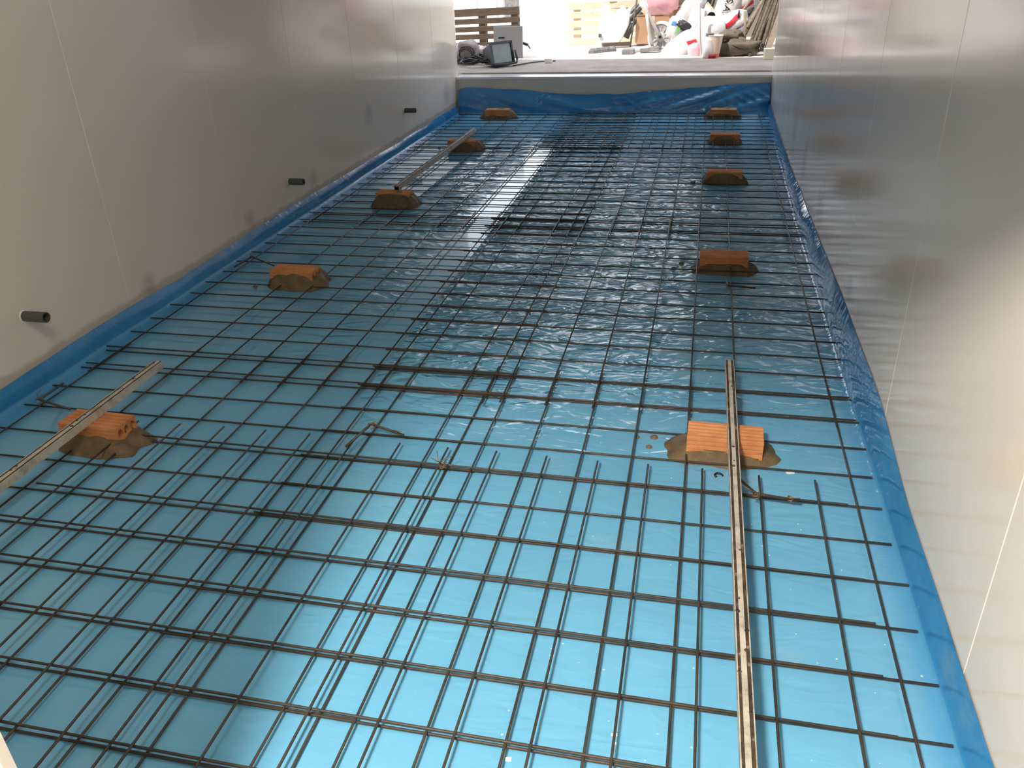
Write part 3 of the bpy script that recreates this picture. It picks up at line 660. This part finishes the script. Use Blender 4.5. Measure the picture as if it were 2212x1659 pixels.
m = MB(); m.add([at(1400, 36, 12.64), at(1421, 62, 12.64), at(1409, 92, 12.64), at(1404, 80, 12.64)], [(0, 1, 2, 3)]); o = m.build('gusset', M['steel'], root, origin=wc); o.modifiers.new('t', 'SOLIDIFY').thickness = .006
p0, p1 = at(1361, 102, 12.95), at(1377, -10, 13.05)
tag(MB().tube([p0, p1], .013, 7).build('thin_rod', M['pole'], smooth=True, origin=p0), 'thin brown rod leaning before the dark pipes beside the white board', 'rod')
for k, (ax0, ay0, ax1, ay1, r) in enumerate(((1347, 76, 1366, 34, .05), (1352, 82, 1372, 36, .045), (1361, 40, 1382, 16, .05), (1362, 28, 1380, 10, .04), (1366, 52, 1385, 26, .04))):
    q0, q1 = at(ax0, ay0, 13.5), at(ax1, ay1, 13.55); m = MB(); dd = (q1 - q0).normalized(); LL = (q1 - q0).length
    m.lathe(q0, dd, [(0, r * .8), (0, r), (LL, r), (LL, r * .8), (LL - .1, r * .75), (LL - .1, .001)], 12)
    tag(m.build('grey_pipe', M['pvc'], origin=q0), 'short dark grey pipe behind the thin rod, ' + ['lowest in the heap', 'second from the bottom', 'highest in the heap', 'just below the highest', 'nearest the brown box'][k], 'pipe', 'dark pipes behind the rod')
# cardboard boxes
def carton(label, x0, y0, x1, y1, Y, dp, rot, mat, openx=False):
    a, b = at(x0, y0, Y), at(x1, y1, Y); c = (a + b) / 2; sx, sz = abs(b.x - a.x), abs(a.z - b.z); Rm = Matrix.Rotation(rot, 3, 'Z')
    root = thing('cardboard_box', (c.x, Y, c.z - sz / 2), label, 'box')
    bevel(MB().box((c.x, Y + dp / 2, c.z), (sx, dp, sz), Rm).build('body', mat, root, origin=(c.x, Y, c.z)), .006)
    m = MB(); m.box(Vector((c.x, Y + dp / 2, c.z)) + Rm @ Vector((0, -.01, sz / 2 + .01)), (sx * 1.02, dp * .98, .012), Rm); m.build('flap', M['card_dark'], root, origin=(c.x, Y, c.z))
    MB().box(Vector((c.x, Y + dp / 2, c.z)) + Rm @ Vector((0, -dp / 2 - .002, sz * .1)), (.05, .004, sz * .8), Rm).build('tape', M['bucket'], root, origin=(c.x, Y, c.z))
carton('large flattened brown cardboard box behind the barrow frame', 1373, 35, 1440, 94, 13.45, .30, .15, M['card'])
carton('small brown cardboard box under the pink bag', 1441, 18, 1467, 36, 13.1, .25, -.5, M['card'])
carton('brown cardboard box behind the sack with green print', 1444, 38, 1470, 70, 13.4, .3, .1, M['card'])
carton('tall pale cardboard sheet box behind the torn white board', 1317, 6, 1356, 60, 13.75, .06, .1, M['pallet_pale'])
c = at(1427, 4, 12.85); lump('plastic_bag', (c.x, 12.9, c.z + .02), (.24, .16, .16), M['pink'], 'pink and white plastic bag on top of the cardboard boxes', 'bag', 21, amp=.3)
c = at(1398, -2, 12.95); lump('plastic_bag', (c.x, 13.05, c.z), (.12, .1, .14), M['white'], 'white plastic bag behind the pink bag', 'bag', 27, amp=.3)
# dark upright things behind
p0, p1 = at(1462, 40, 13.9), at(1468, -20, 13.9); tag(MB().bar(p0, p1, .08, .05).build('grey_post', M['greyboard'], origin=p0), 'grey post standing between the pink bag and the dark bags', 'post')
c = at(1468, 20, 13.6); lump('dark_bag', (c.x + .08, 13.75, c.z - .05), (.18, .14, .38), M['tarp'], 'tall dark brown bag behind the upper white sack', 'bag', 31, amp=.3)
c = at(1510, 4, 13.0); lump('black_bag', (c.x, 13.1, c.z + .05), (.17, .14, .20), M['darktarp'], 'black plastic bag hanging above the beige duct piece', 'bag', 33, amp=.3)

# sacks
def sack(label, cx, cy, Y, sx, sy, sz, ang, seed, mat='sack', tilt=0.0, amp=.14):
    c = at(cx, cy, Y); Rm = Matrix.Rotation(math.radians(ang), 3, 'Y') @ Matrix.Rotation(tilt, 3, 'X')
    root = thing('sack', (c.x, Y, c.z - sz), label, 'sack', 'filled sacks beyond the end wall')
    o = lump('bag', (c.x, Y, c.z), (sx, sy, sz), M[mat], None, None, seed, Rm, amp, res=26)
    o.parent = root; o.location = Vector((c.x, Y, c.z)) - Vector(root.location)
    return root, c, Rm
def stripe(root, c, Rm, sx, sy, pts, wdt, mat, name='stripe'):
    """a printed band wrapped on the front of a sack: pts are (u, w) in the sack's own half sizes"""
    m = MB(); vs = []
    body = [k for k in root.children if k.name.startswith('bag')][0]
    bpy.context.view_layer.update()
    N = 5; fine_ = []
    for a_, b_ in zip(pts, pts[1:]):
        for q in range(4): fine_.append((a_[0] + (b_[0] - a_[0]) * q / 4, a_[1] + (b_[1] - a_[1]) * q / 4))
    fine_.append(pts[-1]); ok = []
    for (u, w_) in fine_:
        for k in range(N):
            dw = wdt * (2 * k / (N - 1) - 1)
            org = Rm @ Vector((u * sx, -sy * 3, (w_ + dw) * sx)); dr = Rm @ Vector((0, 1, 0))
            hit, loc, nor, idx = body.ray_cast(org, dr)
            ok.append(hit); vs.append(Vector(loc) + Vector(c) - dr * .009 if hit else Vector(c))
    fs = []
    for i in range(len(fine_) - 1):
        for k in range(N - 1):
            q = (i * N + k, i * N + k + 1, (i + 1) * N + k + 1, (i + 1) * N + k)
            if all(ok[z_] for z_ in q): fs.append(q)
    m.add(vs, fs); return m.build(name, M[mat], root, smooth=True, origin=c)
r_, c, Rm = sack('large white sack lying lowest at the front with a red band', 1474, 101, 12.45, .30, .20, .155, -33, 51)
stripe(r_, c, Rm, .30, .20, [(.30 + .085 * k, .05 - .03 * k) for k in range(7)], .09, 'red')
r_, c, Rm = sack('white sack with green and blue print behind the front sack', 1460, 62, 12.75, .125, .12, .17, 15, 53)
stripe(r_, c, Rm, .125, .12, [(.05 + .13 * k, -.25 + .22 * k) for k in range(5)], .42, 'green', 'green_print')
stripe(r_, c, Rm, .125, .12, [(-.62 + .12 * k, .52 + .02 * k) for k in range(5)], .2, 'blue_print', 'blue_print')
sack('tall white sack leaning above the other sacks', 1488, 30, 12.85, .15, .16, .32, 30, 55)
sack('creased grey-white sack between the tall sack and the thin upright rod', 1504, 50, 12.7, .12, .12, .2, 10, 57, amp=.3)
sack('dark grey bag wedged between the white sacks', 1480, 57, 12.64, .12, .07, .055, 25, 59, 'darktarp', amp=.55)  # dark shape added for the shaded gap among the sacks
sack('pale sack standing behind the bucket', 1533, 78, 12.4, .21, .17, .25, 8, 61)
sack('pinkish white sack low beside the thin upright rod', 1500, 113, 12.15, .085, .10, .11, -15, 63, 'pink')
r_, c, Rm = sack('white sack with a broad red band under the lettered sack', 1570, 60, 12.55, .30, .18, .15, -32, 65)
stripe(r_, c, Rm, .30, .18, [(-.72 + .18 * k, .16 + .05 * math.sin(k)) for k in range(9)], .10, 'red')
r_, c, Rm = sack('standing white sack with black lettering among the poles', 1573, 16, 12.9, .17, .14, .36, 16, 67)
# lettering on that sack, running up the sack
cu = bpy.data.curves.new('lettering', 'FONT'); cu.body = 'FEL S.A.'; cu.size = .13; cu.align_x = 'CENTER'; cu.align_y = 'CENTER'; cu.extrude = .002
to = bpy.data.objects.new('lettering', cu); C.objects.link(to); bpy.context.view_layer.update()
me = bpy.data.meshes.new_from_object(to.evaluated_get(bpy.context.evaluated_depsgraph_get())); bpy.data.objects.remove(to)
body = [k for k in r_.children if k.name.startswith('bag')][0]
for v in me.vertices:
    lx, ly = v.co.y * -1.0, -v.co.x                      # the words read downwards
    org = Rm @ Vector((-lx - .02, -.6, ly + .13)); dr = Rm @ Vector((0, 1, 0))
    hit, loc, nor, idx = body.ray_cast(org, dr)
    v.co = (Vector(loc) - dr * .012) if hit else (Rm @ Vector((-lx - .02, -.05, ly + .13)))
me.materials.clear(); me.materials.append(M['ink'])
lo = bpy.data.objects.new('lettering', me); C.objects.link(lo); lo.parent = r_; lo.location = c - Vector(r_.location)
r_, c, Rm = sack('upper white sack with a dark red band among the poles', 1608, 6, 12.95, .2, .15, .16, -15, 69)
stripe(r_, c, Rm, .2, .15, [(-.6 + .2 * k, -.40 + .06 * k) for k in range(7)], .12, 'red')
sack('grey sack lying under the red-banded sack', 1578, 78, 12.5, .26, .13, .12, -40, 71, 'sack_grey')
# beige duct piece with round hole
dc = at(1530, 32, 12.75); root = thing('duct_piece', (dc.x, 12.75, dc.z - .15), 'beige pointed duct piece with a round dark hole on the sacks', 'duct')
m = MB(); q = [at(1514, 42, 12.7), at(1524, 9, 12.75), at(1542, 32, 12.75), at(1540, 40, 12.72), at(1521, 46, 12.7)]
n = len(q); off = Vector((.03, .22, .02)); m.add(q + [p + off for p in q], [tuple(range(n)), tuple(range(2 * n - 1, n - 1, -1))] + [(k, (k + 1) % n, n + (k + 1) % n, n + k) for k in range(n)])
m.build('body', M['cream'], root, origin=dc)
g = at(1536, 35, 12.68); MB().lathe(g, (.2, -1, .1), [(0, .055), (.03, .055), (.03, .045), (.002, .045), (.002, .001)], 18).build('socket', M['pvc_dark'], root, origin=g)
p0, p1 = at(1512, 47, 12.66), at(1530, 42, 12.7); MB().bar(p0, p1, .06, .05).build('arm', M['sack_grey'], root, origin=dc)
# thin upright rod
p0 = G(1513, 121, ZG); p1 = at(1511, 8, p0.y + .02)
tag(MB().tube([p0, p1, p1 + Vector((.02, 0, .02))], .014, 8).build('upright_rod', M['white'], smooth=True, origin=p0), 'thin white upright rod standing before the sacks', 'rod')
# bucket
bc = G(1541, 124, ZG); root = thing('bucket', bc, 'beige mortar-stained bucket with an orange base', 'bucket')
MB().lathe(bc, (0, 0, 1), [(.05, .075), (.26, .105), (.27, .112), (.275, .105), (.26, .098), (.07, .07), (.06, .001)], 22).build('body', M['bucket'], root, smooth=False, origin=bc)
MB().lathe(bc, (0, 0, 1), [(0, .001), (0, .07), (.052, .075), (.055, .04)], 22).build('base', M['orange'], root, origin=bc)
g = G(1530, 124.5, ZG); root = thing('white_canister', g, 'white canister beside the beige bucket', 'canister')
MB().lathe(g, (0, 0, 1), [(0, .001), (0, .075), (.01, .085), (.22, .085), (.25, .05), (.27, .05), (.27, .001)], 18).build('body', M['sack'], root, origin=g)
MB().lathe(g + Vector((0, 0, .265)), (0, 0, 1), [(0, .055), (.03, .052), (.03, .001)], 14).build('cap', M['pvc'], root, origin=g)
g = G(1527, 125, ZG); tag(MB().lathe(g + Vector((.02, -.06, .025)), (1, 0, 0), [(0, .001), (0, .025), (.09, .025), (.09, .001)], 12).build('red_tube', M['red'], origin=g), 'small red tube lying at the foot of the white canister', 'tube')
# tarpaulin heap and strap
c = G(1590, 122, ZG); lump('tarpaulin', (c.x, c.y + .10, ZG + .10), (.27, .14, .11), M['tarp'], 'crumpled brown grey tarpaulin heaped before the poles', 'tarpaulin', 73, amp=.45)
c2 = at(1577, 105, 12.05); lump('dirty_bag', (c2.x, 12.12, ZG + .24), (.15, .11, .07), M['tarp'], 'dirty cloth bag lying on the crumpled tarpaulin', 'bag', 75, amp=.45)
c3 = G(1562, 120, ZG); lump('white_scrap', (c3.x, c3.y, ZG + .07), (.05, .05, .08), M['sack'], 'white scrap of plastic between the bucket and the tarpaulin', 'scrap', 77, amp=.4)
# bundle of poles
PL = [ # bottom px, top px, bottom Y, top Y, radius, material, words
 (1618, 124, 1668, -14, 11.95, 12.7, .026, 'pole', 'grey pole leaning foremost in the bundle, its foot nearest the tarpaulin'),
 (1630, 115, 1674, -14, 12.0, 12.75, .030, 'pole', 'grey pole leaning second from the tarpaulin in the bundle'),
 (1645, 108, 1681, -14, 12.02, 12.75, .030, 'pole', 'thick grey pole leaning behind the cream block, nearer the tarpaulin'),
 (1653, 112, 1688, -14, 12.05, 12.75, .024, 'pole', 'grey pole leaning behind the middle of the cream block'),
 (1619, 98, 1661, -14, 12.3, 12.95, .028, 'pole', 'grey pole leaning behind the foremost pole of the bundle'),
 (1614, 60, 1656, -14, 12.35, 12.9, .030, 'pole_light', 'pale short pole leaning high in the bundle'),
 (1560, 92, 1631, -14, 12.25, 12.8, .026, 'pole_light', 'long pale pole slanting over the banded sack'),
 (1570, 97, 1616, 20, 12.22, 12.75, .024, 'pole_light', 'pale pole slanting just beside the long pale one'),
 (1580, 92, 1646, -14, 12.5, 13.0, .024, 'pole_dark', 'dark pole slanting behind the upright stick'),
 (1607, 106, 1609, 24, 12.1, 12.2, .022, 'pole_light', 'short upright pale stick standing in the bundle'),
 (1592, 98, 1609, 70, 12.15, 12.2, .020, 'pole_light', 'short pale stick propped against the upright stick'),
 (1622, 112, 1614, 92, 11.98, 12.05, .016, 'pole_light', 'short crossed stick at the foot of the bundle'),
 (1634, 112, 1631, 78, 12.08, 12.12, .016, 'pole', 'short grey stick crossing between the thick poles'),
 (1650, 112, 1640, 92, 12.0, 12.0, .016, 'pole', 'short stick crossing just behind the cream block'),
 (1636, 104, 1690, -14, 12.5, 13.05, .030, 'pole_dark', 'dark pole deep in the bundle nearest the bright wall'),
 (1606, 80, 1650, -14, 12.6, 13.1, .030, 'pole_dark', 'dark pole deep in the bundle behind the upright stick'),
 (1594, 70, 1636, -14, 12.65, 13.1, .026, 'pole', 'grey pole deep in the bundle behind the lettered sack'),
 (1545, 34, 1566, 6, 13.0, 13.05, .022, 'pole_light', 'short pale stick slanting from the duct piece'),
 (1536, 20, 1546, -14, 13.3, 13.35, .022, 'pole', 'grey stick standing behind the duct piece'),
 (1596, 38, 1597, 22, 12.4, 12.4, .016, 'black', 'short black stub between the lettered sack and the pale poles'),
 (1593, 82, 1594, 52, 12.35, 12.4, .014, 'pole_dark', 'short brown stick standing behind the slanting pale poles'),
]
for (bx, by, tx, ty, Y0, Y1, r, mt, wd_) in PL:
    p0, p1 = at(bx, by, Y0), at(tx, ty, Y1); mid = p0.lerp(p1, .5) + Vector((random.uniform(-.012, .012), 0, random.uniform(-.012, .012)))
    tag(MB().tube([p0, mid, p1], [r * .84, r * .8, r * .76], 9).build('wooden_pole', M[mt], smooth=True, origin=p0), wd_, 'pole', 'poles leaning in the yard corner')
p0, p1 = at(1658, 110, 11.95), at(1690, 20, 12.5)
tag(MB().bar(p0, p1, .075, .03, (0, 1, 0)).build('wooden_board', M['pole_light'], origin=p0), 'flat pale board leaning beside the bright wall end behind the cream block', 'board')
# cream block on the ledge
cb = G(1663, 129, ZG + .0); bevel(tag(MB().box(cb + Vector((0, .06, .065)), (.155, .12, .13), Matrix.Rotation(.1, 3, 'Z')).build('foam_block', M['cream'], origin=cb), 'small cream block on the ledge beside the bright wall end', 'block'), .006)
# gate posts far behind the brown pallet
for (x, wpx, wd_, mt) in ((1033.5, .035, 'thinnest pale upright beyond the brown pallet', 'greyboard'), (1075.5, .03, 'thin pale upright in the middle beyond the brown pallet', 'greyboard'), (1090.5, .05, 'grey upright beyond the brown pallet next to the broad one', 'greyboard'), (1108, .30, 'broad grey lattice upright beyond the brown pallet', 'rubble')):
    q = at(x, 60, 19.0); 
    tag(MB().box((q.x, 19.0, ZG + 1.2), (wpx, .06, 2.4)).build('gate_post', M[mt], origin=(q.x, 19, ZG)), wd_, 'post')
